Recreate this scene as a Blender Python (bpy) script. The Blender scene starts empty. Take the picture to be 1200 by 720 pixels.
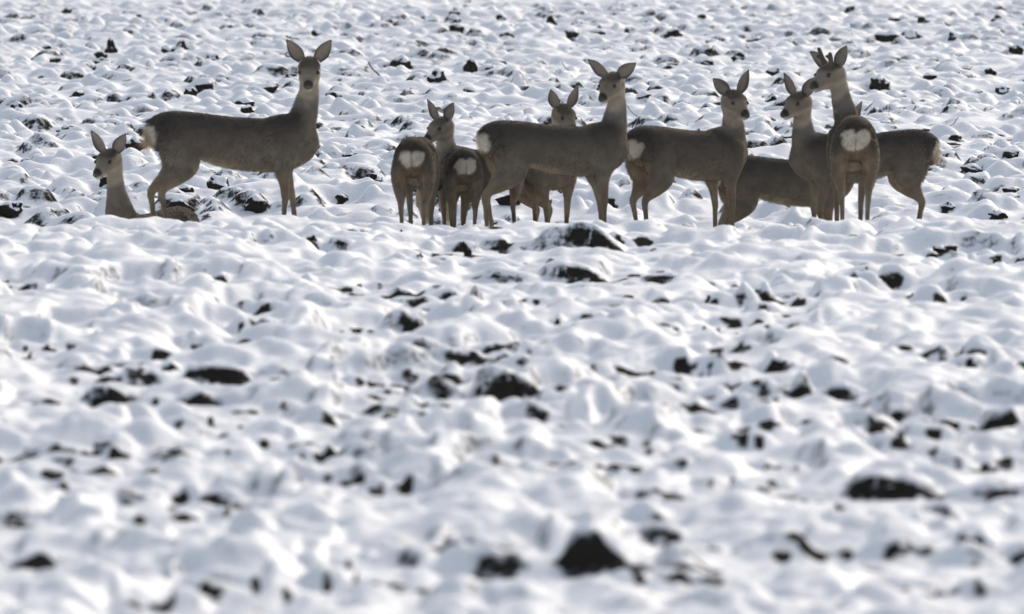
import bpy, math, random
import numpy as np
from mathutils import Vector, Matrix

# ------------------------------------------------------------------ camera, sky, sun, exposure
SC = bpy.context.scene
COL = SC.collection
FPX, PH, CAM_Z = 12000.0, -180.0, 2.08      # focal length in photo pixels, horizon row of the 1200x720 photo, eye height

cam_d = bpy.data.cameras.new('camera')
cam_d.sensor_width = 36.0
cam_d.lens = 36.0 * FPX / 1200.0
cam_d.clip_start, cam_d.clip_end = 0.5, 9000
cam_d.dof.use_dof = True
cam_d.dof.focus_distance = 70.0
cam_d.dof.aperture_fstop = 7.1
cam = bpy.data.objects.new('camera', cam_d)
COL.objects.link(cam)
cam.location = (0, 0, CAM_Z)
cam.rotation_euler = (math.radians(90) - math.atan((360 - PH) / FPX), 0, 0)
SC.camera = cam

SUN_AZ, SUN_EL = math.radians(26), math.radians(28)      # azimuth measured from straight ahead towards the right
world = bpy.data.worlds.new('World')
SC.world = world
world.use_nodes = True
wn = world.node_tree.nodes
wn.clear()
sky = wn.new('ShaderNodeTexSky')
sky.sky_type = 'NISHITA'
sky.sun_disc = False
sky.sun_elevation = SUN_EL
sky.sun_rotation = SUN_AZ
sky.air_density, sky.dust_density, sky.ozone_density = 1.05, 2.3, 0.5
bg = wn.new('ShaderNodeBackground')
bg.inputs['Strength'].default_value = 0.15
wo = wn.new('ShaderNodeOutputWorld')
pale = wn.new('ShaderNodeHueSaturation')      # hazy winter sky: much less saturated than clear air
pale.inputs['Saturation'].default_value = 0.62
world.node_tree.links.new(sky.outputs[0], pale.inputs['Color'])
world.node_tree.links.new(pale.outputs[0], bg.inputs['Color'])
world.node_tree.links.new(bg.outputs[0], wo.inputs['Surface'])

sun_d = bpy.data.lights.new('sun', 'SUN')
sun_d.energy = 0.62
sun_d.angle = math.radians(12)
sun_d.color = (1.0, 0.92, 0.80)
sun = bpy.data.objects.new('sun', sun_d)
COL.objects.link(sun)
sdir = Vector((math.sin(SUN_AZ) * math.cos(SUN_EL), math.cos(SUN_AZ) * math.cos(SUN_EL), math.sin(SUN_EL)))
sun.rotation_euler = sdir.to_track_quat('Z', 'Y').to_euler()
sun.location = (20, 30, 30)

SC.view_settings.view_transform = 'Standard'
SC.view_settings.look = 'None'
SC.view_settings.exposure = 0.38
SC.view_settings.gamma = 1.0
SC.cycles.max_bounces = 8
SC.cycles.diffuse_bounces = 4

rng = np.random.default_rng(7)
random.seed(7)

# ------------------------------------------------------------------ node helpers
class NT:
    def __init__(s, name):
        s.m = bpy.data.materials.new(name)
        s.m.use_nodes = True
        s.t = s.m.node_tree
        s.t.nodes.clear()
    def n(s, typ, **kw):
        nd = s.t.nodes.new(typ)
        for k, v in kw.items():
            if k.startswith('i_'):
                key = k[2:]
                key = int(key) if key.isdigit() else key.replace('_', ' ')
                nd.inputs[key].default_value = v
            else:
                setattr(nd, k, v)
        return nd
    def l(s, a, b):
        s.t.links.new(a, b)
    def math(s, op, a, b=None, clamp=False):
        nd = s.n('ShaderNodeMath', operation=op, use_clamp=clamp)
        for i, v in enumerate((a, b)):
            if v is None: continue
            if isinstance(v, (int, float)): nd.inputs[i].default_value = v
            else: s.l(v, nd.inputs[i])
        return nd.outputs[0]
    def step(s, v, lo, hi):
        nd = s.n('ShaderNodeMapRange', interpolation_type='SMOOTHSTEP')
        s.l(v, nd.inputs[0])
        nd.inputs[1].default_value, nd.inputs[2].default_value = lo, hi
        return nd.outputs[0]
    def mix(s, f, a, b):
        nd = s.n('ShaderNodeMix', data_type='RGBA')
        s.l(f, nd.inputs[0])
        for i, v in ((6, a), (7, b)):
            if isinstance(v, tuple): nd.inputs[i].default_value = (*v, 1)
            else: s.l(v, nd.inputs[i])
        return nd.outputs[2]

def soil_snow(nt, soilmask, pos, amp=1.3):
    """snow where soilmask = 0, dark damp soil where 1; fine relief on both"""
    n1 = nt.n('ShaderNodeTexNoise', i_Scale=26.0, i_Detail=6.0, i_Roughness=0.65); nt.l(pos, n1.inputs['Vector'])
    n2 = nt.n('ShaderNodeTexNoise', i_Scale=90.0, i_Detail=4.0, i_Roughness=0.6); nt.l(pos, n2.inputs['Vector'])
    m = nt.math('ADD', soilmask, nt.math('MULTIPLY', nt.math('SUBTRACT', n1.outputs['Fac'], 0.5), amp))
    fac = nt.step(m, 0.28, 0.74)
    ramp = nt.mix(n2.outputs['Fac'], (0.006, 0.0055, 0.005), (0.034, 0.029, 0.025))
    n3 = nt.n('ShaderNodeTexNoise', i_Scale=7.0, i_Detail=3.0); nt.l(pos, n3.inputs['Vector'])
    snowc = nt.mix(n3.outputs['Fac'], (0.835, 0.825, 0.835), (0.895, 0.885, 0.885))
    colr = nt.mix(fac, snowc, ramp)
    p = nt.n('ShaderNodeBsdfPrincipled')
    nt.l(colr, p.inputs['Base Color'])
    rg = nt.n('ShaderNodeMapRange'); nt.l(fac, rg.inputs[0]); rg.inputs[3].default_value, rg.inputs[4].default_value = 0.55, 0.92
    nt.l(rg.outputs[0], p.inputs['Roughness'])
    sp = nt.n('ShaderNodeMapRange'); nt.l(fac, sp.inputs[0]); sp.inputs[3].default_value, sp.inputs[4].default_value = 0.25, 0.04
    nt.l(sp.outputs[0], p.inputs['Specular IOR Level'])
    b1 = nt.n('ShaderNodeBump', i_Strength=0.6, i_Distance=0.02)
    hh = nt.math('ADD', nt.math('MULTIPLY', n1.outputs['Fac'], 0.5), nt.math('MULTIPLY', n2.outputs['Fac'], nt.math('ADD', nt.math('MULTIPLY', fac, 0.8), 0.15)))
    nt.l(hh, b1.inputs['Height'])
    nt.l(b1.outputs[0], p.inputs['Normal'])
    o = nt.n('ShaderNodeOutputMaterial')
    nt.l(p.outputs[0], o.inputs['Surface'])
    return nt.m

nt = NT('snowy_field')
at = nt.n('ShaderNodeAttribute', attribute_name='soil')
tc = nt.n('ShaderNodeTexCoord')
M_FIELD = soil_snow(nt, at.outputs['Fac'], tc.outputs['Object'])

nt = NT('snow_capped_soil')
ge = nt.n('ShaderNodeNewGeometry')
sx = nt.n('ShaderNodeSeparateXYZ'); nt.l(ge.outputs['Normal'], sx.inputs[0])
mk = nt.math('SUBTRACT', 1.0, nt.step(sx.outputs['Z'], 0.36, 0.80))
M_CLOD = soil_snow(nt, mk, ge.outputs['Position'], 1.9)

def plain(name, col, rough=0.6, spec=0.3, var=0.25, scale=60.0):
    nt = NT(name)
    tc = nt.n('ShaderNodeTexCoord')
    nz = nt.n('ShaderNodeTexNoise', i_Scale=scale, i_Detail=4.0); nt.l(tc.outputs['Object'], nz.inputs['Vector'])
    c = nt.mix(nz.outputs['Fac'], tuple(v * (1 - var) for v in col), tuple(min(1, v * (1 + var)) for v in col))
    p = nt.n('ShaderNodeBsdfPrincipled'); nt.l(c, p.inputs['Base Color'])
    p.inputs['Roughness'].default_value = rough
    p.inputs['Specular IOR Level'].default_value = spec
    b = nt.n('ShaderNodeBump', i_Strength=0.3, i_Distance=0.004); nt.l(nz.outputs['Fac'], b.inputs['Height']); nt.l(b.outputs[0], p.inputs['Normal'])
    o = nt.n('ShaderNodeOutputMaterial'); nt.l(p.outputs[0], o.inputs['Surface'])
    return nt.m

M_EYE = plain('dark_eye', (0.008, 0.006, 0.005), 0.12, 0.5, 0.1)
M_NOSE = plain('wet_black_nose', (0.010, 0.010, 0.010), 0.45, 0.4, 0.2)
M_VELVET = plain('antler_velvet', (0.10, 0.075, 0.055), 0.95, 0.1, 0.35, 120)
M_STALK = plain('dry_stalk', (0.09, 0.075, 0.05), 0.8, 0.2, 0.3, 80)

nt = NT('deer_coat')
at = nt.n('ShaderNodeAttribute', attribute_name='coat')
tc = nt.n('ShaderNodeTexCoord')
mp = nt.n('ShaderNodeMapping'); nt.l(tc.outputs['Object'], mp.inputs[0]); mp.inputs['Scale'].default_value = (0.45, 1.0, 0.8)
nz = nt.n('ShaderNodeTexNoise', i_Scale=110.0, i_Detail=5.0, i_Roughness=0.7); nt.l(mp.outputs[0], nz.inputs['Vector'])
nb = nt.n('ShaderNodeTexNoise', i_Scale=9.0, i_Detail=3.0); nt.l(tc.outputs['Object'], nb.inputs['Vector'])
v = nt.math('ADD', nt.math('MULTIPLY', nz.outputs['Fac'], 0.35), nt.math('MULTIPLY', nb.outputs['Fac'], 0.8))
v = nt.math('ADD', v, 0.43)
vm = nt.n('ShaderNodeVectorMath', operation='SCALE'); nt.l(at.outputs['Color'], vm.inputs[0]); nt.l(v, vm.inputs['Scale'])
p = nt.n('ShaderNodeBsdfPrincipled'); nt.l(vm.outputs[0], p.inputs['Base Color'])
p.inputs['Roughness'].default_value = 0.9
p.inputs['Specular IOR Level'].default_value = 0.12
p.inputs['Sheen Weight'].default_value = 0.45
p.inputs['Sheen Roughness'].default_value = 0.4
p.inputs['Sheen Tint'].default_value = (0.75, 0.6, 0.42, 1)
b = nt.n('ShaderNodeBump', i_Strength=0.15, i_Distance=0.010); nt.l(nz.outputs['Fac'], b.inputs['Height']); nt.l(b.outputs[0], p.inputs['Normal'])
o = nt.n('ShaderNodeOutputMaterial'); nt.l(p.outputs[0], o.inputs['Surface'])
M_COAT = nt.m

nt = NT('deer_hair')
at = nt.n('ShaderNodeAttribute', attribute_name='coat')
d1 = nt.n('ShaderNodeBsdfDiffuse'); nt.l(at.outputs['Color'], d1.inputs['Color'])
tr = nt.n('ShaderNodeBsdfTranslucent'); nt.l(at.outputs['Color'], tr.inputs['Color'])
mx = nt.n('ShaderNodeMixShader'); mx.inputs[0].default_value = 0.45
nt.l(d1.outputs[0], mx.inputs[1]); nt.l(tr.outputs[0], mx.inputs[2])
o = nt.n('ShaderNodeOutputMaterial'); nt.l(mx.outputs[0], o.inputs['Surface'])
M_HAIR = nt.m

# ------------------------------------------------------------------ mesh helpers
def mesh_obj(name, verts, faces, mat, parent=None, smooth=True):
    verts = np.asarray(verts, dtype=np.float32)
    faces = np.asarray(faces, dtype=np.int32)
    k = faces.shape[1]
    me = bpy.data.meshes.new(name)
    me.vertices.add(len(verts)); me.vertices.foreach_set('co', verts.ravel())
    me.loops.add(faces.size); me.loops.foreach_set('vertex_index', faces.ravel())
    me.polygons.add(len(faces))
    me.polygons.foreach_set('loop_start', np.arange(0, faces.size, k, dtype=np.int32))
    me.polygons.foreach_set('loop_total', np.full(len(faces), k, dtype=np.int32))
    me.polygons.foreach_set('use_smooth', np.full(len(faces), smooth, dtype=bool))
    me.update(calc_edges=True)
    me.validate()
    me.materials.append(mat)
    o = bpy.data.objects.new(name, me)
    COL.objects.link(o)
    o.parent = parent
    return o

def float_attr(me, name, vals):
    a = me.attributes.new(name, 'FLOAT', 'POINT')
    a.data.foreach_set('value', np.asarray(vals, dtype=np.float32).ravel())

def col_attr(me, name, vals):
    a = me.attributes.new(name, 'FLOAT_COLOR', 'POINT')
    c = np.ones((len(vals), 4), dtype=np.float32); c[:, :3] = vals
    a.data.foreach_set('color', c.ravel())

def sstep(x, a, b):
    t = np.clip((x - a) / (b - a), 0, 1)
    return t * t * (3 - 2 * t)

def vnoise(x, y, seed=0):
    """2-D value noise in 0..1"""
    xi, yi = np.floor(x).astype(np.int64), np.floor(y).astype(np.int64)
    fx, fy = x - xi, y - yi
    fx, fy = fx * fx * (3 - 2 * fx), fy * fy * (3 - 2 * fy)
    def h(a, b):
        n = (a * 374761393 + b * 668265263 + seed * 1442695041) & 0x7fffffff
        n = ((n ^ (n >> 13)) * 1274126177) & 0x7fffffff
        n = (n ^ (n >> 16)) & 0xffff
        return n / 65535.0
    return (h(xi, yi) * (1 - fx) + h(xi + 1, yi) * fx) * (1 - fy) + (h(xi, yi + 1) * (1 - fx) + h(xi + 1, yi + 1) * fx) * fy

# ------------------------------------------------------------------ the field
PROF = np.array([(-400, 0.0), (10, 0.0), (24, -0.02), (45, -0.07), (52, -0.07), (54, -0.085), (56.5, -0.105), (58, -0.15), (59, -0.20), (60, -0.24),
                 (61, -0.31), (62, -0.38), (63, -0.40), (64, -0.36), (66, -0.25), (70, -0.20), (78, -0.10), (90, -0.04),
                 (106, 0.03), (125, 0.165), (150, 0.35), (200, 0.62), (400, 1.0), (4000, 1.6)])
_yy = np.concatenate([np.arange(-400, 10, 5), np.arange(10, 200, 0.25), np.arange(200, 4001, 20)])
_zz = np.interp(_yy, PROF[:, 0], PROF[:, 1])
for _ in range(6):
    _zz[1:-1] = 0.25 * _zz[:-2] + 0.5 * _zz[1:-1] + 0.25 * _zz[2:]
def base_z(y):
    return np.interp(y, _yy, _zz)

rows = [22.0]
def row_step(y):
    if y < 57: return 0.030 + (y - 22) * 0.00032
    if y < 63.5: return 0.06
    if y < 118: return 0.048
    return 0.05 + (y - 118) * 0.004
while rows[-1] < 150: rows.append(rows[-1] + row_step(rows[-1]))
dy = 0.18
while rows[-1] < 3500: rows.append(rows[-1] + dy); dy *= 1.10
near = [22.0]; dy = 0.04
while near[-1] > -300: near.append(near[-1] - dy); dy *= 1.10
ROWS = np.array(near[:0:-1] + rows)
du = 0.00031
us = list(np.arange(0, 0.0565, du))
while us[-1] < 120: du *= (1.06 if us[-1] < 0.11 else 1.2); us.append(us[-1] + du)
US = np.array([-a for a in us[:0:-1]] + us)
YE = np.maximum(ROWS, 22.0)
X = US[None, :] * YE[:, None]
Y = np.repeat(ROWS[:, None], len(US), axis=1)
H = np.zeros_like(X)

def window(x0, y0, rx, ry):
    j0, j1 = np.searchsorted(ROWS, (y0 - ry, y0 + ry))
    ye = max(y0, 22.0)
    xa, xb = x0 - rx, x0 + rx
    i0 = np.searchsorted(US, min(xa / (ye - ry), xa / (ye + ry)))
    i1 = np.searchsorted(US, max(xb / (ye - ry), xb / (ye + ry)))
    return slice(j0, j1), slice(i0, i1)

def scatter(n, ya, yb, umax=0.085):
    y = np.sqrt(rng.uniform(ya * ya, yb * yb, n))
    return rng.uniform(-umax, umax, n) * y, y

def lumps(n, ya, yb, r, h, mode='max', power=1.25, umax=0.085, facet=False, skew=(-0.1, 0.75)):
    xs, ys = scatter(n, ya, yb, umax)
    rr = rng.uniform(*r, n); hh = rng.uniform(*h, n) * (rr / (0.5 * (r[0] + r[1]))) ** 0.5
    asp = rng.uniform(0.55, 1.0, n); an = rng.normal(-0.35, 0.5, n); sk = rng.uniform(*skew, n); sq = rng.uniform(2, 3.2, n)
    for k in range(n):
        w = window(xs[k], ys[k], rr[k], rr[k])
        dx, dyy = X[w] - xs[k], Y[w] - ys[k]
        if dx.size == 0: continue
        c, s = math.cos(an[k]), math.sin(an[k])
        a = (c * dx + s * dyy) / rr[k]; b = (-s * dx + c * dyy) / (rr[k] * asp[k])
        a = a + 0.35 * sk[k] * (1 - a * a)        # crest shifted to the left, long flank to the right
        if facet and k % 5 < 3:         # broken, angular clod: flat facets falling away from an uneven top
            q = np.full(a.shape, -1.0)
            for t_ in range(5):
                g_ = an[k] * 7 + t_ * 1.2566 + 0.5 * math.sin(k * 3.7 + t_ * 2.1)
                q = np.maximum(q, (a * math.cos(g_) + b * math.sin(g_)) / (0.62 + 0.3 * math.sin(k * 1.3 + t_ * 1.9) ** 2))
            f = hh[k] * np.clip((1 - q) * 2.2, 0, 1) * (1 - 0.25 * a)
        else:
            d = np.clip(1 - np.abs(a) ** sq[k] - np.abs(b) ** sq[k], 0, 1)
            f = hh[k] * d ** (power / 2 * 1.4)
        if mode == 'max': H[w] = np.maximum(H[w], f)
        else: H[w] += f

lumps(550, 22, 57, (0.25, 0.50), (0.02, 0.055), umax=0.115)
lumps(1200, 57, 150, (0.28, 0.60), (0.03, 0.08))
lumps(3700, 22, 57, (0.10, 0.22), (0.04, 0.095), umax=0.115, skew=(0.2, 1.3))
lumps(4500, 57, 150, (0.12, 0.26), (0.03, 0.08))
lumps(7600, 22, 57, (0.055, 0.14), (0.03, 0.075), umax=0.106, skew=(0.2, 1.3))
lumps(2500, 22, 57, (0.035, 0.08), (0.008, 0.028), 'add', umax=0.07)
lumps(15000, 60.5, 128, (0.07, 0.15), (0.05, 0.11), power=0.7, umax=0.064, facet=True)
lumps(9000, 59, 120, (0.045, 0.09), (0.02, 0.045), 'add', 0.8, umax=0.064, facet=True)
inb = (np.abs(US)[None, :] < 0.14) & (Y > 20) & (Y < 175)
def fbm(x, y, seed):
    return vnoise(x, y, seed) * 0.55 + vnoise(x * 2.1, y * 2.1, seed + 1) * 0.3 + vnoise(x * 4.3, y * 4.3, seed + 2) * 0.15
H *= np.where(Y < 57, 0.74, 1.0)
H += np.where(inb & (Y < 58), 0.055 * (1 - 2 * np.abs(fbm(X * 6, Y * 5, 31) - 0.5)) + 0.025 * fbm(X * 17, Y * 9, 35) - 0.03, 0)
H += np.where(inb, 0.035 * vnoise(X * 3.1, Y * 3.1, 1) + 0.02 * vnoise(X * 9, Y * 9, 2), 0.05)
H += 0.10 * (vnoise(X * 0.45, Y * 0.45, 5) - 0.5) * np.where(np.abs(Y - 61.5) < 3, 0.3, 1.0)

def blur(A, n):
    for _ in range(n):
        A[1:-1] = 0.25 * A[:-2] + 0.5 * A[1:-1] + 0.25 * A[2:]
        A[:, 1:-1] = 0.25 * A[:, :-2] + 0.5 * A[:, 1:-1] + 0.25 * A[:, 2:]
fj = np.searchsorted(ROWS, 57.0)
tmp = H[:fj].copy(); blur(tmp, 2)
fade = sstep(ROWS[:fj], 57.0, 52.0)[:, None]
H[:fj] = H[:fj] * (1 - fade) + tmp * fade

SOIL = np.zeros_like(H)
# photo rows -> distance, for the near slope and for the slope behind the dip
_yn = np.arange(23, 57, 0.1); _pn = (CAM_Z - base_z(_yn) - 0.015) * FPX / _yn + PH
_yf = np.arange(64.5, 150, 0.1); _pf = (CAM_Z - base_z(_yf) - 0.05) * FPX / _yf + PH
def ground_at(px, py):
    y = np.interp(-py, -_pn, _yn) if py > 255 else np.interp(-py, -_pf, _yf)
    return (px - 600) / FPX * y, float(y)

def scarp(x0, y0, w, h, slant=0.0, bare=1.0, back=0.4, carve=0.85, reach=1.7, dig=0.0):
    """a clod with a broken, snowless face towards -y and a gentle snowy back; slant lowers one end"""
    # flatten what stands right in front of it
    near_ = y0 < 58
    sw = w * 1.2 + 0.15
    ww = window(x0, y0 - reach / 2, sw, reach / 2 + 0.1)
    g = sstep(np.abs(X[ww] - x0), sw, w * 0.4) * sstep(Y[ww], y0 - reach - 0.1, y0 - reach * 0.35) * sstep(Y[ww], y0 + 0.1, y0 + 0.02)
    H[ww] = H[ww] * (1 - carve * g) - dig * g
    R = w * 0.80 + 0.07
    ww = window(x0, y0 + back / 2 - 0.05, R, back / 2 + 0.12)
    dx, dyy = (X[ww] - x0), Y[ww] - y0
    if dx.size == 0: return
    xl = dx / R
    dyy = dyy + 0.05 * (vnoise(X[ww] * 14 + x0 * 31, Y[ww] * 14, 3) - 0.5) - 0.25 * w * xl * xl
    lat = np.clip(1 - np.abs(xl) ** 2.2, 0, 1) ** 1.1
    prof = sstep(dyy, -0.045, 0.045) * np.where(dyy < 0.05, 1, (1 - 0.8 * sstep(dyy, 0.03, back)))
    top = (h + 0.02) * (1 - slant * xl) * (0.72 + 0.5 * fbm(X[ww] * 16 + 50 * x0, Y[ww] * 3, 41))
    f = top * (lat if not near_ else 0.35 + 0.65 * lat) * prof
    old = H[ww]
    if near_:
        wg = sstep(lat, 0.0, 0.5) * sstep(dyy, back + 0.02, back * 0.4)
        H[ww] = old * (1 - wg) + f * wg
        old = H[ww]
    H[ww] = np.maximum(old, f * lat)
    rag = fbm(X[ww] * 22 + 9, Y[ww] * 22, 47)
    q = H[ww] / np.maximum(top, 0.01)
    wx = dx + 0.5 * w * (fbm(X[ww] * 9 + 3, Y[ww] * 4 + 50 * x0, 51) - 0.5)
    ell = (wx / (0.60 * w)) ** 2 + ((q - 0.40) / 0.52) ** 2
    face = sstep(ell + 1.5 * (rag - 0.5), 1.30, 0.35) * sstep(dyy, -0.12, -0.06) * sstep(dyy, 0.11, 0.05)
    SOIL[ww] = np.maximum(SOIL[ww], bare * face)

# bare faces of clods in the near field: photo x, photo foot row, width, height (pixels), slant
PATCHES = [
 (115,264,34,9,0),(360,298,28,18,0),(233,284,8,10,0),(250,337,14,14,0),(162,338,10,6,0),(174,340,8,6,0),(3,335,10,6,0),(31,341,14,7,0),
 (45,362,16,10,0),(305,368,14,12,0),(231,412,12,14,0),(34,420,12,12,0),(57,412,14,10,0),(277,387,12,8,0),(303,390,12,10,0),
 (100,435,14,7,0),(137,432,18,8,0),(175,441,46,13,0),(256,450,58,22,.2),(125,452,24,8,0),(150,478,60,18,.3),(432,275,46,14,0),(476,262,20,10,0),
 (552,302,28,20,.2),(588,297,16,16,0),(620,265,26,14,0),(612,313,26,10,0),(712,298,66,30,.4),(750,290,16,14,.3),(683,331,64,14,0),
 (494,310,20,16,0),(421,341,12,10,0),(472,352,36,9,0),(527,355,20,10,0),(555,361,20,18,.3),(610,358,12,8,0),(768,358,24,9,0),
 (436,396,16,16,0),(418,390,8,8,0),(483,390,18,18,0),(660,384,26,14,-.3),(540,417,36,20,0),(557,428,18,16,0),(597,429,40,20,.2),(620,432,18,8,0),
 (443,452,14,10,0),(522,450,36,20,.2),(480,465,18,10,0),(514,468,14,12,0),(590,472,48,28,.4),(488,480,24,9,0),(738,440,28,22,0),(798,438,12,16,0),
 (822,274,18,6,0),(814,293,16,8,0),(893,270,14,10,0),(897,293,10,14,0),(995,285,20,10,.3),(1015,333,18,15,0),(1040,340,24,16,0),(1073,353,14,7,0),
 (1105,356,16,16,0),(1115,282,22,9,0),(1110,305,36,10,.2),(1167,312,16,24,0),(1195,312,18,14,0),(864,340,12,8,0),(900,358,28,26,0),(835,360,14,12,0),
 (824,392,26,12,0),(842,388,14,10,0),(860,382,14,10,0),(903,373,14,7,0),(924,388,14,12,.3),(840,415,16,9,0),(905,438,36,20,0),
 (804,438,14,18,0),(1090,430,18,9,0),(1143,430,22,18,0),(1172,438,30,20,.2),(855,463,40,12,.2),(905,475,20,16,.3),(942,468,32,20,.2),(820,485,28,14,0),
 (40,540,60,14,.2),(135,540,52,22,.35),(195,545,34,14,.3),(115,559,40,8,0),(245,500,20,16,0),(255,513,14,6,0),(350,487,50,8,0),(347,526,22,11,0),
 (386,542,18,16,0),(390,502,20,20,0),(240,595,26,18,0),(213,590,12,14,0),(215,612,26,8,0),(10,620,22,11,0),(30,665,44,12,.3),(295,702,28,34,.4),
 (190,718,22,18,0),(386,668,12,20,0),(463,493,18,8,0),(410,568,18,12,0),(440,580,12,8,0),(475,578,12,8,0),
 (530,662,40,28,-.2),(420,692,18,38,0),(468,692,16,14,0),(620,660,22,14,0),(700,675,100,45,.25),(800,688,30,26,0),(608,550,28,16,0),(655,552,50,8,0),
 (702,553,26,10,.2),(678,506,16,10,0),(715,528,28,12,0),(785,587,20,14,0),(792,532,18,8,0),(625,500,22,8,0),(1005,505,40,20,0),(1045,500,20,16,0),
 (1090,510,60,30,.2),(1175,507,50,20,0),(1060,535,20,18,0),(860,510,30,10,.2),(870,527,12,10,0),(860,575,14,12,0),(905,555,14,8,0),
 (988,597,20,14,0),(1050,585,86,18,0),(1155,550,20,14,0),(1178,545,12,8,0),(845,650,30,10,0),(950,655,30,12,0),(1135,660,56,40,0),(1105,700,28,16,.3)]
# bare clods behind the animals
FAR = [(160,176,22,16),(10,246,28,16),(300,241,28,16),(210,246,22,14),(22,44,14,8),(64,75,16,8),(130,66,12,14),(197,60,16,8),(210,62,18,12),(75,66,18,8),
 (120,74,22,9),(93,46,18,8),(240,108,20,8),(325,45,24,9),(468,80,28,15),(505,84,12,8),(553,82,14,12),(577,82,14,8),(790,42,28,9),(740,38,16,7),(645,28,12,10),
 (670,46,16,8),(883,45,12,8),(1045,47,30,11),(1066,43,26,10),(1032,103,20,15),(1160,85,12,9),(1173,72,16,6),(1190,62,14,9),(1176,105,18,8),(1140,196,22,8),
 (1150,222,16,8),(500,22,12,7),(430,30,10,8),(250,70,14,8),(35,20,12,6),(1170,24,14,7),(1000,30,10,6),(900,62,14,8),(950,45,12,7),(1125,120,14,8),(660,75,12,7),
 (700,40,14,8),(590,40,10,6),(410,60,14,8),(50,110,16,9),(20,130,18,10),(75,150,14,8),(260,150,12,6),(420,150,14,8),(440,210,18,9),(410,180,14,8),(800,120,12,7),
 (830,75,14,8),(1120,160,16,8),(1090,90,14,8),(1185,180,16,9),(1170,250,20,9),(1110,240,16,8),(400,230,14,8),(30,190,14,8),(90,215,12,7)]

clods = []           # (x, y, width, height, strength of exposure)
for (px, py, w, h, sl) in PATCHES:
    x, y = ground_at(px, py)
    k = y / FPX
    scarp(x, y, w * k * 1.6, h * k * ((1.15 if h > 32 else 1.6) if py > 330 else 1.15), sl)
    for t_ in range(4 if w > 24 else random.choice((1, 1, 2))):      # lesser breaks continuing the same furrow edge
        sd_ = random.choice((-1, 1))
        scarp(x + sd_ * w * k * random.uniform(0.8, 1.5) + sd_ * 0.03, y + random.uniform(-0.12, 0.12), w * k * random.uniform(0.4, 0.9), h * k * random.uniform(0.5, 1.1), sl, random.uniform(0.6, 1.0), 0.35, 0.7, 0.9)
    if random.random() < 0.85:
        for t_ in range(1 if w * k < 0.13 else 2):
            clods.append((x + random.uniform(-.32, .32) * w * k, y + random.uniform(-0.01, 0.03), w * k * random.uniform(0.25, 0.5), h * k * random.uniform(0.35, 0.7)))
for (px, py, w, h) in FAR:
    x, y = ground_at(px, py)
    k = y / FPX
    scarp(x, y, w * k, h * k, 0, 1.0, 0.35, 0.8, 1.6, 0.02)
    clods.append((x, y - 0.01, w * k, h * k * 1.1))
# lesser bare faces all over
xs, ys = scatter(1100, 64, 140, 0.075)
for x, y in zip(xs, ys):
    w = rng.uniform(0.05, 0.16); h = rng.uniform(0.03, 0.075)
    scarp(x, y, w, h, rng.uniform(-.3, .4), rng.uniform(0.5, 1.0), 0.3, 0.55, 0.8, 0.0)
xs, ys = scatter(420, 25, 57, 0.10)
for x, y in zip(xs, ys):
    scarp(x, y, rng.uniform(0.03, 0.12), rng.uniform(0.02, 0.05), rng.uniform(-.2, .5), rng.uniform(0.45, 1.0), 0.35, 0.4, 0.5, 0.0)
lumps(4500, 22, 57, (0.035, 0.10), (0.008, 0.03), 'add', umax=0.07, skew=(0.2, 1.2))
H += np.where(inb & (Y < 57), 0.018 * fbm(X * 11, Y * 7, 61), 0)
blur(H, 1)

Z = H + base_z(Y)
# steep slopes anywhere shed their snow
dZc = np.gradient(Z, axis=1) / np.maximum(np.gradient(X, axis=1), 1e-6)
gY = np.gradient(Y, axis=0)
dZr = np.gradient(Z, axis=0) / gY - dZc * np.gradient(X, axis=0) / gY
slope = np.sqrt(dZc ** 2 + dZr ** 2)
thin = sstep(vnoise(X * 1.3, Y * 1.3, 21) + 0.5 * vnoise(X * 5, Y * 5, 22), 0.52, 0.9)
SOIL = np.maximum(SOIL, np.where(inb, np.where(Y > 57, 0.75, 0.0) * sstep(slope, 1.3, 2.4), 0))
SOIL = np.maximum(SOIL, np.where(inb, np.where(Y > 57, 0.72, 0.46) * thin * sstep(slope, 0.35, 1.0), 0))
nr, nc = Z.shape
idx = np.arange(nr * nc, dtype=np.int32).reshape(nr, nc)
F = np.stack([idx[:-1, :-1], idx[:-1, 1:], idx[1:, 1:], idx[1:, :-1]], axis=-1).reshape(-1, 4)
field = mesh_obj('field', np.stack([X, Y, Z], axis=-1).reshape(-1, 3), F, M_FIELD)
float_attr(field.data, 'soil', SOIL)
field['kind'] = 'structure'
field['label'] = 'ploughed field of dark clods under uneven snow'
def field_z(x, y):
    j = int(np.clip(np.searchsorted(ROWS, y), 1, nr - 1)); i = int(np.clip(np.searchsorted(US, x / max(y, 22.0)), 1, nc - 1))
    return float(Z[j, i])

# ------------------------------------------------------------------ clods of soil lying in the field
def clod_mesh(seed):
    r = random.Random(seed)
    import bmesh
    bm = bmesh.new()
    bmesh.ops.create_icosphere(bm, subdivisions=3, radius=0.5)
    planes = []
    for _ in range(9):
        v = Vector((r.gauss(0, 1), r.gauss(0, 1), r.gauss(0, 1))).normalized()
        planes.append((v, r.uniform(0.30, 0.44)))
    ph = [r.uniform(0, 9) for _ in range(6)]
    for v in bm.verts:
        for n, d in planes:
            e = v.co.dot(n) - d
            if e > 0: v.co -= n * e * 0.9
        c = v.co
        v.co += c.normalized() * 0.045 * (math.sin(c.x * 11 + ph[0]) + math.sin(c.y * 13 + ph[1]) + math.sin(c.z * 12 + ph[2]) + 0.6 * math.sin(c.x * 25 + c.z * 21 + ph[3]))
    me = bpy.data.meshes.new('soil_clod')
    bm.to_mesh(me); bm.free()
    for p_ in me.polygons: p_.use_smooth = True
    me.materials.append(M_CLOD)
    return me
CLOD_MESHES = [clod_mesh(100 + i) for i in range(14)]
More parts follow.
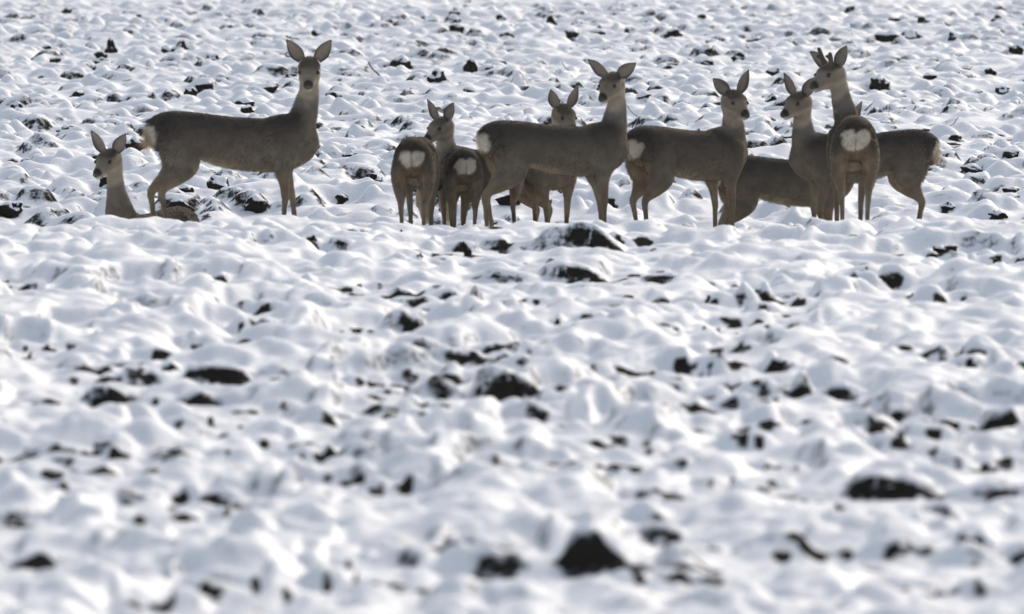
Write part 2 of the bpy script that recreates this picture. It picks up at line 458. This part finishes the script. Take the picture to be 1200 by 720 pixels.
xs, ys = scatter(290 - len(clods), 64, 125, 0.052)
for x, y in zip(xs, ys):
    clods.append((x, y, rng.uniform(0.06, 0.17), rng.uniform(0.03, 0.08)))
for k, (x, y, w, h) in enumerate(clods):
    o = bpy.data.objects.new('soil_clod', CLOD_MESHES[k % 14])
    COL.objects.link(o)
    o.parent = field
    z0 = field_z(x, y - 0.05)
    o.scale = (w * 1.25, min(w, 0.16) * 1.1, h * 1.9)
    o.location = (x, y + 0.03, z0 + h * 0.28)
    o.rotation_euler = (random.uniform(-.35, .35), random.uniform(-.35, .35), random.uniform(0, 6.28))
    if h > 0.6 * w: o.rotation_euler.z = random.uniform(-.5, .5)

# ------------------------------------------------------------------ deer
HV = 0.0088   # surface resolution

def surface(Fd, org, h):
    """naive surface nets: quads around the zero level of Fd (negative inside)"""
    ins = Fd < 0
    nx, ny, nz = Fd.shape
    act = np.zeros((nx - 1, ny - 1, nz - 1), dtype=np.int8)
    for a in (0, 1):
        for b in (0, 1):
            for c in (0, 1):
                act += ins[a:nx - 1 + a, b:ny - 1 + b, c:nz - 1 + c]
    cells = np.argwhere((act > 0) & (act < 8))
    vid = -np.ones(act.shape, dtype=np.int32)
    vid[tuple(cells.T)] = np.arange(len(cells))
    acc = np.zeros((len(cells), 3)); cnt = np.zeros(len(cells))
    corners = [(a, b, c) for a in (0, 1) for b in (0, 1) for c in (0, 1)]
    for p0 in corners:
        for ax in range(3):
            if p0[ax]: continue
            p1 = list(p0); p1[ax] = 1
            f0 = Fd[cells[:, 0] + p0[0], cells[:, 1] + p0[1], cells[:, 2] + p0[2]]
            f1 = Fd[cells[:, 0] + p1[0], cells[:, 1] + p1[1], cells[:, 2] + p1[2]]
            m = (f0 < 0) != (f1 < 0)
            t = np.where(m, f0 / np.where(m, f0 - f1, 1), 0)
            pt = np.repeat(np.array(p0, float)[None], len(cells), 0)
            pt[:, ax] += t
            acc += pt * m[:, None]; cnt += m
    V = (cells + acc / cnt[:, None]) * h + org
    quads = []
    for ax in range(3):
        b, c = (ax + 1) % 3, (ax + 2) % 3
        s0 = [slice(None)] * 3; s1 = [slice(None)] * 3
        s0[ax] = slice(0, -1); s1[ax] = slice(1, None)
        ch = ins[tuple(s0)] != ins[tuple(s1)]
        e = np.argwhere(ch)
        e = e[(e[:, b] > 0) & (e[:, c] > 0) & (e[:, b] < Fd.shape[b] - 1) & (e[:, c] < Fd.shape[c] - 1)]
        def cell(db, dc):
            q = e.copy(); q[:, b] -= db; q[:, c] -= dc
            return vid[q[:, 0], q[:, 1], q[:, 2]]
        q = np.stack([cell(1, 1), cell(0, 1), cell(0, 0), cell(1, 0)], 1)
        flip = ~ins[e[:, 0], e[:, 1], e[:, 2]]
        q[flip] = q[flip][:, ::-1]
        quads.append(q)
    Q = np.concatenate(quads)
    return V, Q[(Q >= 0).all(1)]

def catmull(nodes, n):
    P = np.array(nodes, float)
    P = np.vstack([2 * P[0] - P[1], P, 2 * P[-1] - P[-2]])
    out = []
    for i in range(1, len(P) - 2):
        for k in range(n):
            t = k / n
            a, b, c, d = P[i - 1], P[i], P[i + 1], P[i + 2]
            out.append(0.5 * (2 * b + (c - a) * t + (2 * a - 5 * b + 4 * c - d) * t * t + (3 * b - a - 3 * c + d) * t ** 3))
    out.append(P[-2])
    return np.array(out)

class Sculpt:
    def __init__(s, lo, hi, h=HV):
        s.h = h; s.org = np.array(lo, float)
        n = np.ceil((np.array(hi) - s.org) / h).astype(int) + 1
        s.F = np.full(n, 0.2, dtype=np.float32)
        s.ax = [s.org[i] + h * np.arange(n[i]) for i in range(3)]
    def chain(s, nodes, side=(0, 1, 0), n=5, k=0.02):
        """nodes: (x, y, z, half width along side, half height); swept, then blended into the whole"""
        C = catmull(nodes, n)
        C[:, 3:] = np.maximum(C[:, 3:], 0.004)
        mar = 0.05 + k
        lo = (C[:, :3] - C[:, 3:].max(1)[:, None]).min(0) - mar; hi = (C[:, :3] + C[:, 3:].max(1)[:, None]).max(0) + mar
        w = s.win(lo, hi)
        if w is None: return
        D = np.full(s.F[w].shape, 0.2, dtype=np.float32)
        o = [w[i].start for i in range(3)]
        for a, b in zip(C[:-1], C[1:]):
            r = max(a[3:].max(), b[3:].max()) + mar
            ww = s.win(np.minimum(a[:3], b[:3]) - r, np.maximum(a[:3], b[:3]) + r)
            if ww is None: continue
            ww = tuple(slice(max(p.start, q.start), min(p.stop, q.stop)) for p, q in zip(ww, w))
            sub = tuple(slice(ww[i].start - o[i], ww[i].stop - o[i]) for i in range(3))
            gx, gy, gz = (s.ax[0][ww[0]][:, None, None], s.ax[1][ww[1]][None, :, None], s.ax[2][ww[2]][None, None, :])
            ab = b[:3] - a[:3]; L = np.linalg.norm(ab) + 1e-9; d = ab / L
            sd = np.array(side, float); sd = sd - d * sd.dot(d); sd /= np.linalg.norm(sd) + 1e-9
            up = np.cross(d, sd)
            px, py, pz = gx - a[0], gy - a[1], gz - a[2]
            al = px * d[0] + py * d[1] + pz * d[2]
            t = np.clip(al / L, 0, 1)
            ru = a[3] + (b[3] - a[3]) * t; rv = a[4] + (b[4] - a[4]) * t
            qu = px * sd[0] + py * sd[1] + pz * sd[2]; qv = px * up[0] + py * up[1] + pz * up[2]; qw = al - t * L
            mn = np.minimum(ru, rv)
            kk = np.sqrt((qu / ru) ** 2 + (qv / rv) ** 2 + (qw / mn) ** 2)
            D[sub] = np.minimum(D[sub], (kk - 1) * mn)
        s.blend(w, D, k)
    def win(s, lo, hi):
        i0 = np.maximum(np.floor((np.array(lo) - s.org) / s.h).astype(int), 0)
        i1 = np.minimum(np.ceil((np.array(hi) - s.org) / s.h).astype(int) + 1, s.F.shape)
        if (i1 <= i0).any(): return None
        return tuple(slice(int(a), int(b)) for a, b in zip(i0, i1))
    def blend(s, w, D, k):
        A = s.F[w]
        hh = np.clip(0.5 + 0.5 * (A - D) / k, 0, 1)
        s.F[w] = A * (1 - hh) + D * hh - k * hh * (1 - hh)

def rotz(a):
    return np.array([[math.cos(a), -math.sin(a), 0], [math.sin(a), math.cos(a), 0], [0, 0, 1]])

def ear_shape(base, up, out, face, length, width):
    """cupped leaf: base point, long axis 'up', opening towards 'face'"""
    up = up / np.linalg.norm(up); face = face - up * face.dot(up); face /= np.linalg.norm(face); sd = np.cross(up, face)
    nv, nw = 14, 9
    V, Q, inner, rim = [], [], [], []
    for layer in (0, 1):
        for i in range(nv):
            v = i / (nv - 1)
            hw = width * (0.58 + 0.42 * math.sin(min(1, v / 0.36) * math.pi / 2)) * max(0.03, 1 - max(0, (v - 0.36) / 0.65) ** 1.75)
            for j in range(nw):
                a = -1 + 2 * j / (nw - 1)
                cup = (a * a) * hw * (0.75 - 0.35 * v) + 0.02 * v * v - 0.010 * math.sin(v * math.pi)
                th = 0.0035 * (1 if layer == 0 else -1) * (1 - 0.5 * abs(a))
                V.append(base + up * (v * length) + sd * (a * hw * (0.92 - 0.1 * (1 - v))) + face * (cup + th))
                inner.append(1.0 if layer == 0 else 0.0)
                rim.append(max(abs(a) ** 4, max(0, (v - 0.84) / 0.16) ** 1.3))
    def vi(l, i, j): return l * nv * nw + i * nw + j
    for i in range(nv - 1):
        for j in range(nw - 1):
            Q.append((vi(0, i, j), vi(0, i, j + 1), vi(0, i + 1, j + 1), vi(0, i + 1, j)))
            Q.append((vi(1, i, j), vi(1, i + 1, j), vi(1, i + 1, j + 1), vi(1, i, j + 1)))
        for j, fl in ((0, 1), (nw - 1, 0)):
            q = (vi(0, i, j), vi(0, i + 1, j), vi(1, i + 1, j), vi(1, i, j))
            Q.append(q if fl else q[::-1])
    for j in range(nw - 1):
        Q.append((vi(0, nv - 1, j), vi(0, nv - 1, j + 1), vi(1, nv - 1, j + 1), vi(1, nv - 1, j)))
        Q.append((vi(0, 0, j + 1), vi(0, 0, j), vi(1, 0, j), vi(1, 0, j + 1)))
    return np.array(V), np.array(Q), np.array(inner), np.array(rim)

def ball(name, c, axes, mat, parent, seg=10):
    """small smooth lump: centre, three half-axis vectors"""
    V, Q = [], []
    for i in range(seg + 1):
        th = math.pi * i / seg
        for j in range(seg * 2):
            ph = math.pi * j / seg
            V.append(c + axes[0] * (math.sin(th) * math.cos(ph)) + axes[1] * (math.sin(th) * math.sin(ph)) + axes[2] * math.cos(th))
    n = seg * 2
    for i in range(seg):
        for j in range(n):
            Q.append((i * n + j, (i + 1) * n + j, (i + 1) * n + (j + 1) % n, i * n + (j + 1) % n))
    return mesh_obj(name, V, Q, mat, parent)

BACK = np.array((0.047, 0.040, 0.035)); FLANK = np.array((0.150, 0.122, 0.092)); CREAM = np.array((0.40, 0.33, 0.235)); WHITE = np.array((0.60, 0.54, 0.45))
LEGC = np.array((0.155, 0.118, 0.080)); NECK = np.array((0.185, 0.160, 0.134)); FACE = np.array((0.200, 0.165, 0.125)); DARK = np.array((0.020, 0.018, 0.016))

def deer(label, px, Yc, theta, scale, poll, head_yaw, pitch=-24, roll=0, legs=None, lying=False, tail=False, antlers=False,
         ears=(26, 26), dz=0.0, seed=0, group='roe deer herd in the snowy field', rump=1.0, tone=1.0, ear_turn=(0, 0), grazing=False):
    r = np.random.default_rng(seed + 11)
    th = math.radians(theta)
    root = bpy.data.objects.new('deer', None)
    COL.objects.link(root)
    x0 = (px - 600) / FPX * Yc
    root.location = (x0, Yc, float(base_z(Yc)) + 0.03 + dz)
    root.rotation_euler = (0, 0, th)
    root.scale = (scale,) * 3
    root.empty_display_size = 0.1
    root['label'] = label; root['category'] = 'deer'; root['group'] = group
    low = -0.36 if lying else 0.0
    P = np.array(poll, float)
    # head frame in body space
    ya = math.radians(head_yaw) - th; pi_ = math.radians(pitch)
    f = np.array((math.cos(ya) * math.cos(pi_), math.sin(ya) * math.cos(pi_), math.sin(pi_)))
    s = np.array((-math.sin(ya), math.cos(ya), 0.0))
    u = np.cross(f, s)
    ro = math.radians(roll)
    s, u = s * math.cos(ro) + u * math.sin(ro), u * math.cos(ro) - s * math.sin(ro)
    def hp(a, b, c=0.0): return P + f * a + u * b + s * c
    lo = np.array((-0.66, -0.26, -0.03)); hi = np.array((0.66, 0.26, 0.84 + low))
    for q in (P - 0.18, P + 0.18, hp(0.25, 0) - 0.1, hp(0.25, 0) + 0.1):
        lo = np.minimum(lo, q); hi = np.maximum(hi, q)
    S = Sculpt(lo, hi)
    w = r.uniform(0.97, 1.04)
    # trunk
    S.chain([(-0.455, 0, 0.655 + low, 0.045, 0.055), (-0.43, 0, 0.64 + low, 0.085, 0.092), (-0.36, 0, 0.615 + low, 0.118, 0.130),
             (-0.20, 0, 0.598 + low, 0.118 * w, 0.134), (-0.03, 0, 0.562 + low, 0.130 * w, 0.149), (0.14, 0, 0.546 + low, 0.130 * w, 0.155),
             (0.28, 0, 0.545 + low, 0.120, 0.150), (0.38, 0, 0.550 + low, 0.092, 0.115), (0.435, 0, 0.555 + low, 0.06, 0.07)], k=0.01, n=4)
    # neck
    B0 = np.array((0.30, 0, 0.600 + low)); top = hp(-0.005, -0.035)
    c1 = np.array((0.385, 0, 0.665 + low)) if not grazing else np.array((0.42, 0, 0.60))
    mid = c1 * 0.45 + top * 0.55 + (np.array((0.015, 0, -0.01)) if not grazing else 0)
    nb = [(*B0, 0.092, 0.122), (*c1, 0.072 + (0.025 if lying else 0), 0.090 + (0.03 if lying else 0)), (*mid, 0.055, 0.063), (*(mid * 0.4 + top * 0.6), 0.050, 0.054), (*top, 0.049, 0.052)]
    sd = np.array((0, 1.0, 0)) * 0.6 + s * 0.4 if abs(s[1]) > 0.3 else np.array((0, 1.0, 0))
    S.chain(nb, side=sd, k=0.055, n=5)
    # head
    S.chain([(*hp(-0.030, -0.020), 0.040, 0.042), (*hp(0.015, 0.000), 0.058, 0.060), (*hp(0.065, 0.000), 0.065, 0.058), (*hp(0.115, -0.014), 0.046, 0.045),
             (*hp(0.160, -0.026), 0.035, 0.034), (*hp(0.195, -0.033), 0.028, 0.026), (*hp(0.212, -0.036), 0.020, 0.018)], side=s, k=0.022, n=4)
    S.chain([(*hp(0.005, -0.055), 0.054, 0.038), (*hp(0.06, -0.055), 0.060, 0.036), (*hp(0.12, -0.056), 0.034, 0.022), (*hp(0.185, -0.062), 0.019, 0.015)], side=s, k=0.025, n=3)
    for sg in (1, -1):
        S.chain([(*hp(0.055, 0.024, 0.048 * sg), 0.016, 0.014), (*hp(0.090, 0.022, 0.046 * sg), 0.013, 0.012)], side=s, k=0.018, n=2)     # brow
    # legs: (hoof forward shift, joint forward shift)
    LG = legs or {}
    for sg, key in ((1, 'l'), (-1, 'r')):
        fx = LG.get('f' + key, 0.0); hx = LG.get('h' + key, 0.0)
        if lying:
            S.chain([(0.30, 0.10 * sg, 0.22, 0.05, 0.085), (0.27, 0.125 * sg, 0.08, 0.035, 0.045), (0.40, 0.13 * sg, 0.045, 0.022, 0.024), (0.24, 0.12 * sg, 0.025, 0.016, 0.017), (0.20, 0.12 * sg, 0.02, 0.016, 0.017)], k=0.04)
            S.chain([(-0.30, 0.09 * sg, 0.22, 0.06, 0.11), (-0.10, 0.15 * sg, 0.12, 0.045, 0.065), (-0.36, 0.16 * sg, 0.045, 0.024, 0.028), (-0.12, 0.16 * sg, 0.025, 0.017, 0.018), (-0.06, 0.16 * sg, 0.02, 0.017, 0.017)], k=0.04)
            continue
        S.chain([(0.315, 0.075 * sg, 0.60, 0.050, 0.095), (0.305, 0.088 * sg, 0.50, 0.048, 0.085), (0.285 + 0.1 * fx, 0.086 * sg, 0.405, 0.037, 0.055),
                 (0.296 + 0.35 * fx, 0.078 * sg, 0.32, 0.024, 0.031), (0.305 + 0.6 * fx, 0.072 * sg, 0.225, 0.0195, 0.0215), (0.302 + 0.72 * fx, 0.070 * sg, 0.19, 0.016, 0.017),
                 (0.302 + 0.95 * fx, 0.068 * sg, 0.085, 0.0155, 0.016), (0.305 + fx, 0.068 * sg, 0.06, 0.0175, 0.019), (0.322 + fx, 0.068 * sg, 0.025, 0.016, 0.017), (0.335 + fx, 0.068 * sg, 0.0, 0.019, 0.022)], k=0.018)
        S.chain([(-0.315, 0.065 * sg, 0.62, 0.062, 0.110), (-0.315 + 0.1 * hx, 0.088 * sg, 0.52, 0.062, 0.118), (-0.300 + 0.3 * hx, 0.094 * sg, 0.43, 0.050, 0.098), (-0.335 + 0.58 * hx, 0.088 * sg, 0.36, 0.036, 0.062),
                 (-0.390 + 0.8 * hx, 0.080 * sg, 0.305, 0.024, 0.034), (-0.412 + 0.86 * hx, 0.078 * sg, 0.265, 0.0190, 0.0255), (-0.402 + 0.9 * hx, 0.075 * sg, 0.20, 0.0155, 0.017),
                 (-0.382 + hx, 0.072 * sg, 0.09, 0.0145, 0.0155), (-0.377 + hx, 0.072 * sg, 0.065, 0.017, 0.018), (-0.36 + hx, 0.072 * sg, 0.028, 0.016, 0.017), (-0.345 + hx, 0.072 * sg, 0.0, 0.019, 0.022)], k=0.018)
    V, Q = surface(S.F, S.org, S.h)
    # relax
    E = np.concatenate([Q[:, [0, 1]], Q[:, [1, 2]], Q[:, [2, 3]], Q[:, [3, 0]]])
    deg = np.bincount(E[:, 0], minlength=len(V)) + np.bincount(E[:, 1], minlength=len(V))
    for _ in range(2):
        A = np.zeros_like(V)
        for d in range(3):
            A[:, d] = np.bincount(E[:, 0], V[E[:, 1], d], minlength=len(V)) + np.bincount(E[:, 1], V[E[:, 0], d], minlength=len(V))
        V = V * 0.5 + 0.5 * A / deg[:, None]
    fn = np.cross(V[Q[:, 2]] - V[Q[:, 0]], V[Q[:, 3]] - V[Q[:, 1]])
    N = np.zeros_like(V)
    for c in range(4):
        for d in range(3): N[:, d] += np.bincount(Q[:, c], fn[:, d], minlength=len(V))
    area = np.linalg.norm(fn, axis=1) / 2
    N /= np.linalg.norm(N, axis=1)[:, None] + 1e-12
    # coat markings
    x, y, z = V[:, 0], np.abs(V[:, 1]), V[:, 2] - low
    nz_ = vnoise(V[:, 0] * 30 + 7, V[:, 1] * 30 + V[:, 2] * 37, seed) - 0.5
    def mixc(c, to, m): return c * (1 - m[:, None]) + to * m[:, None]
    C = np.repeat(FLANK[None] * tone, len(V), 0)
    C = mixc(C, BACK * tone, sstep(z + 0.03 * nz_, 0.46, 0.73) * sstep(x, 0.45, 0.36))
    C = mixc(C, CREAM * 0.5, 0.7 * sstep(N[:, 2] + 0.3 * nz_, -0.55, -1.0) * sstep(z, 0.34, 0.38) * sstep(z, 0.50, 0.46))      # belly
    C = mixc(C, CREAM * 0.8, sstep(x + 0.05 * nz_, -0.08, -0.2) * sstep(z, 0.36, 0.40) * sstep(z, 0.50, 0.44) * sstep(y, 0.10, 0.05))   # groin
    if not lying:
        lg = sstep(z, 0.40, 0.30)
        C = mixc(C, LEGC * tone, lg)
        inn = sstep(N[:, 1] * np.sign(V[:, 1]), -0.2, -0.7) * sstep(z, 0.14, 0.25) * sstep(z, 0.46, 0.38)
        C = mixc(C, CREAM * 0.55, inn * 0.8)
        C = mixc(C, LEGC * 0.45, sstep(z, 0.24, 0.18) * sstep(z, 0.10, 0.14) * 0.7 * sstep(N[:, 0], -0.1, 0.5))
        C = mixc(C, DARK, sstep(z, 0.035, 0.015))
    C = mixc(C, CREAM * 0.72, 0.85 * sstep(x + 0.06 * nz_, -0.27, -0.16) * sstep(x, 0.05, -0.05) * sstep(z + 0.05 * nz_, 0.475, 0.425))      # pale flank fold
    C = mixc(C, np.array((0.26, 0.165, 0.092)), 0.42 * sstep(x, -0.30, -0.36) * sstep(z, 0.30, 0.36) * sstep(z, 0.58, 0.50) * sstep(y, 0.13, 0.05))      # rusty breeches
    rp = ((y - 0.030) / 0.053) ** 2 + ((z - 0.604 - 0.12 * (y - 0.03)) / 0.060) ** 2
    m = sstep(rp + 1.0 * nz_, 1.35, 0.60) * sstep(V[:, 0], -0.34, -0.37) * sstep(N[:, 0], 0.25, -0.15)
    m = m * (1 - 0.55 * sstep(y, 0.010, 0.003) * sstep(z, 0.64, 0.60))
    C = mixc(C, WHITE, m * rump)
    rel = V - P
    a, b_, c_ = rel @ f, rel @ u, rel @ s
    rel2 = V - mid; dn = np.linalg.norm(V - (top * 0.5 + mid * 0.5), axis=1)
    C = mixc(C, NECK * tone, sstep(dn, 0.22, 0.12))
    inhead = sstep(np.linalg.norm(V - hp(0.08, -0.02), axis=1), 0.165, 0.125)
    C = mixc(C, FACE * tone, inhead)
    C = mixc(C, FACE * 0.42, inhead * sstep(b_, 0.012, 0.036) * sstep(a, 0.135, 0.09) * sstep(a, -0.05, 0.02))            # forehead
    C = mixc(C, FACE * 1.9, inhead * sstep(b_, -0.03, -0.06) * 0.75)                                              # throat
    C = mixc(C, DARK * 1.4, inhead * sstep(a, 0.176, 0.192) * sstep(b_, -0.050, -0.040))                                # muzzle
    C = mixc(C, WHITE, inhead * sstep(a, 0.150, 0.165) * sstep(b_, -0.044, -0.051) * sstep(np.abs(c_), 0.024, 0.013))                                     # chin
    C *= (1 + 0.25 * nz_)[:, None]
    nbody = len(V); body_area = area
    VV, QQ, CC = [V], [Q], [C]
    off = len(V)
    for sg, tilt, turn in ((1, ears[0], ear_turn[0]), (-1, ears[1], ear_turn[1])):
        base = hp(-0.004, 0.036, 0.042 * sg)
        t = math.radians(tilt)
        up = u * math.cos(t) + s * sg * math.sin(t) - f * 0.10
        tt = math.radians(turn)
        face = f * math.cos(tt) + s * sg * math.sin(tt)
        ev, eq, inn, rim = ear_shape(base, up, s * sg, face, 0.158, 0.049)
        ec = np.where(inn[:, None] > 0.5, np.array((0.26, 0.22, 0.18))[None], np.array((0.13, 0.11, 0.09))[None])
        ec = ec * (1 - rim[:, None]) + np.array((0.022, 0.019, 0.017))[None] * rim[:, None]
        VV.append(ev); QQ.append(eq + off); CC.append(ec); off += len(ev)
    V2 = np.vstack(VV); Q2 = np.vstack(QQ); C2 = np.clip(np.vstack(CC), 0.005, 0.95)
    body = mesh_obj('body', V2, Q2, M_COAT, root)
    col_attr(body.data, 'coat', C2)
    # eyes, nose
    for sg in (1, -1):
        ball('eye', hp(0.107, 0.008, 0.0535 * sg), (f * 0.0150, u * 0.0130, s * 0.0125), M_EYE, root, 8)
    ball('nose', hp(0.207, -0.027), (f * 0.013, u * 0.0135, s * 0.0195), M_NOSE, root, 8)
    if antlers:
        for sg in (1, -1):
            b0 = hp(0.045, 0.045, 0.026 * sg)
            T = Sculpt(b0 - 0.16, b0 + 0.16, 0.004)
            d1 = u * 0.98 + s * sg * 0.16 + f * 0.05
            tip = b0 + d1 * (0.078 if sg > 0 else 0.108)
            T.chain([(*(b0 - d1 * 0.03), 0.016, 0.016), (*b0, 0.017, 0.017), (*(b0 + d1 * 0.06), 0.0135, 0.0135), (*tip, 0.0120, 0.0120)], side=s, k=0.01, n=3)
            T.chain([(*(b0 + d1 * 0.05), 0.010, 0.010), (*(b0 + d1 * 0.072 + f * 0.028), 0.010, 0.010)], side=s, k=0.012, n=3)
            av, aq = surface(T.F, T.org, T.h)
            mesh_obj('antler', av, aq, M_VELVET, root)
    # hair
    n = 32000
    fi = r.choice(len(Q), n, p=body_area / body_area.sum())
    wts = r.dirichlet((1, 1, 1, 1), n)
    pts = np.einsum('nk,nkd->nd', wts, V[Q[fi]])
    nn = np.einsum('nk,nkd->nd', wts, N[Q[fi]]); nn /= np.linalg.norm(nn, axis=1)[:, None] + 1e-9
    cc = np.einsum('nk,nkd->nd', wts, C[Q[fi]])
    zz = pts[:, 2] - low
    ishead = sstep(np.linalg.norm(pts - hp(0.08, -0.02), axis=1), 0.17, 0.12)
    leg = sstep(zz, 0.42, 0.30) if not lying else np.zeros(n)
    ln = 0.0115 * (1 - 0.6 * ishead) * (1 - 0.66 * leg) * r.uniform(0.6, 1.25, n)
    isr = (pts[:, 0] < -0.38) & (zz > 0.52) & (zz < 0.70)
    ln = np.where(isr, ln * 1.9, ln)
    flow = np.repeat(np.array((-0.75, 0, -0.65))[None], n, 0) * (1 - ishead[:, None]) + (-f)[None] * ishead[:, None]
    dr = nn * 0.30 + flow * 0.80 + r.normal(0, 0.14, (n, 3))
    dr = dr - nn * np.minimum(0, (dr * nn).sum(1) - 0.16)[:, None]
    dr /= np.linalg.norm(dr, axis=1)[:, None]
    hair_pts = np.stack([pts - nn * 0.002, pts + dr * (ln * 0.55)[:, None], pts + (dr * 0.9 + flow * 0.25) * ln[:, None]], 1)
    hc_pts = [hair_pts]; hcol = [cc]
    if tail:
        m_ = 700
        b0 = np.array((-0.452, 0, 0.655 + low))
        st = b0 + r.normal(0, 1, (m_, 3)) * np.array((0.012, 0.020, 0.022))
        dd = np.array((-0.62, 0, -0.78))[None] + r.normal(0, 0.17, (m_, 3))
        L = r.uniform(0.07, 0.135, m_)[:, None]
        hc_pts.append(np.stack([st, st + dd * L * 0.5, st + (dd + np.array((0.10, 0, -0.12))) * L], 1))
        hcol.append(np.repeat(np.array((0.50, 0.38, 0.26))[None], m_, 0) * r.uniform(0.7, 1.2, (m_, 1)))
    HP = np.concatenate(hc_pts); HC = np.clip(np.concatenate(hcol) * r.uniform(0.9, 1.12, (len(HP), 1)), 0.004, 0.95)
    cd = bpy.data.hair_curves.new('fur')
    cd.add_curves([3] * len(HP))
    cd.attributes['position'].data.foreach_set('vector', HP.astype(np.float32).ravel())
    ra = cd.attributes.get('radius') or cd.attributes.new('radius', 'FLOAT', 'POINT')
    ra.data.foreach_set('value', np.tile(np.array((0.0006, 0.0005, 0.0002), dtype=np.float32), len(HP)))
    ca = cd.attributes.new('coat', 'FLOAT_COLOR', 'POINT')
    c4 = np.ones((len(HP) * 3, 4), dtype=np.float32); c4[:, :3] = np.repeat(HC, 3, 0)
    ca.data.foreach_set('color', c4.ravel())
    cd.materials.append(M_HAIR)
    fo = bpy.data.objects.new('fur', cd)
    COL.objects.link(fo); fo.parent = root
    return root

# the herd
deer('deer lying down in the snow with only raised head, neck and back showing', 177, 62.3, 243, 0.96, (0.40, -0.06, 0.72), -122, -22, lying=True, ears=(40, 28), seed=1, dz=-0.135, rump=0.0)
deer('tall deer standing side-on with its long neck raised and face turned to the viewer', 275, 60.0, 1, 1.0, (0.440, 0.0, 1.015), -92, -27, tail=True, ears=(34, 34), seed=2,
     legs=dict(hl=-0.02, hr=-0.09, fl=0.055, fr=-0.015))
deer('small deer seen from behind with round white rump, clear of the broadside deer', 489, 61.6, 86, 0.89, (0.66, 0.0, 0.34), 86, -65, grazing=True, seed=3)
deer('young deer with raised head and neck rising between the two white-rumped deer', 579, 62.6, 214, 0.88, (0.44, 0.04, 0.885), -134, -20, ears=(38, 24), seed=4, dz=-0.03)
deer('smaller, lower deer seen from behind, white rump touching the broadside deer hindquarters', 537, 62.3, 97, 0.82, (0.66, 0.0, 0.34), 97, -65, grazing=True, seed=5)
deer('large broadside deer with narrow white rump edge and ears spread wide', 651, 60.2, 22, 0.94, (0.40, 0.0, 0.99), -118, -24, ears=(58, 48), seed=6,
     legs=dict(hl=-0.02, hr=-0.11, fl=0.04, fr=0.0))
deer('deer hidden behind the back of a broadside deer, ears and lower legs showing', 636, 62.2, -72, 0.90, (0.40, 0.0, 0.925), -58, -30, ears=(10, 30), seed=7, ear_turn=(0, 50))
deer('deer turned half away with broad white rump patch, looking back past its shoulder', 806, 61.1, 42, 0.95, (0.335, -0.04, 0.91), -58, -22, ears=(16, 52), seed=8,
     legs=dict(hl=0.02, hr=-0.03, fl=0.0, fr=0.02))
deer('deer mostly hidden between others, dark back and one pale rump spot showing', 918, 62.4, 14, 0.90, (0.44, 0.0, 0.925), -40, -20, ears=(20, 20), seed=9, dz=-0.11)
deer('deer standing with raised muzzle touching the face of the antlered buck', 1010, 61.3, 196, 0.92, (0.415, 0.02, 0.945), -132, -18, ears=(42, 24), tail=True, seed=10,
     legs=dict(hl=0.03, hr=-0.03))
deer('buck with short velvet antlers, rump to the viewer and head turned aside', 998, 60.4, 91, 1.0, (0.385, 0.08, 0.985), -136, -16, ears=(38, 58), antlers=True, seed=11,
     legs=dict(fl=0.05, fr=-0.02))

# ------------------------------------------------------------------ dry stalks standing in the snow
def stalk(label, px, py, y, length, lean, r0=0.006):
    x = (px - 600) / FPX * y
    z = field_z(x, y) - 0.02
    d = np.array((math.sin(lean), 0.1, math.cos(lean))); d /= np.linalg.norm(d)
    V, Q = [], []
    n = 7; m = 7
    for i in range(m):
        t = i / (m - 1)
        c = d * length * t + np.array((0.012 * math.sin(5 * t), 0, 0.008 * math.sin(7 * t)))
        rr = r0 * (1 - 0.45 * t) * (1.25 if i == 3 else 1)
        for j in range(n):
            a = 2 * math.pi * j / n
            V.append(c + np.array((math.cos(a), math.sin(a), 0)) * rr)
    for i in range(m - 1):
        for j in range(n):
            Q.append((i * n + j, i * n + (j + 1) % n, (i + 1) * n + (j + 1) % n, (i + 1) * n + j))
    o = mesh_obj('dry_stalk', V, Q, M_STALK)
    o.location = (x, y, z)
    o['label'] = label; o['category'] = 'stalk'; o['group'] = 'dry stalks in the field'
    return o

stalk('stout dark stalk leaning over in the snow beyond the tall deer', 447, 99, ground_at(447, 99)[1], 0.20, -0.55, 0.012)
stalk('thin bent stalk in the snow beside the neck of the wide-eared broadside deer', 751, 145, ground_at(751, 145)[1], 0.16, -0.6)
stalk('thin stalk in the far snow above the ears of the hidden deer', 667, 88, ground_at(667, 88)[1], 0.13, -0.4)
stalk('fine upright stalk in the far snow high above the young deer head', 445, 30, ground_at(445, 30)[1], 0.15, 0.25)
stalk('low slanting stalk in the snow beyond the tufted rump of the muzzle-touching deer', 1108, 150, ground_at(1108, 150)[1], 0.14, 0.9)

# ------------------------------------------------------------------ thin winter haze
nt = NT('winter_haze')
pv = nt.n('ShaderNodeVolumePrincipled')
pv.inputs['Color'].default_value = (0.93, 0.95, 1.0, 1)
pv.inputs['Density'].default_value = 0.00013
pv.inputs['Anisotropy'].default_value = 0.3
o = nt.n('ShaderNodeOutputMaterial'); nt.l(pv.outputs[0], o.inputs['Volume'])
b = np.array([(sx_, sy_, sz_) for sx_ in (-5000, 5000) for sy_ in (-5000, 5000) for sz_ in (-1.6, 3.4)], float)
hz = mesh_obj('haze', b, [(0, 1, 3, 2), (4, 6, 7, 5), (0, 4, 5, 1), (2, 3, 7, 6), (0, 2, 6, 4), (1, 5, 7, 3)], nt.m, smooth=False)
hz['kind'] = 'stuff'
hz['label'] = 'thin pale winter haze over the field'
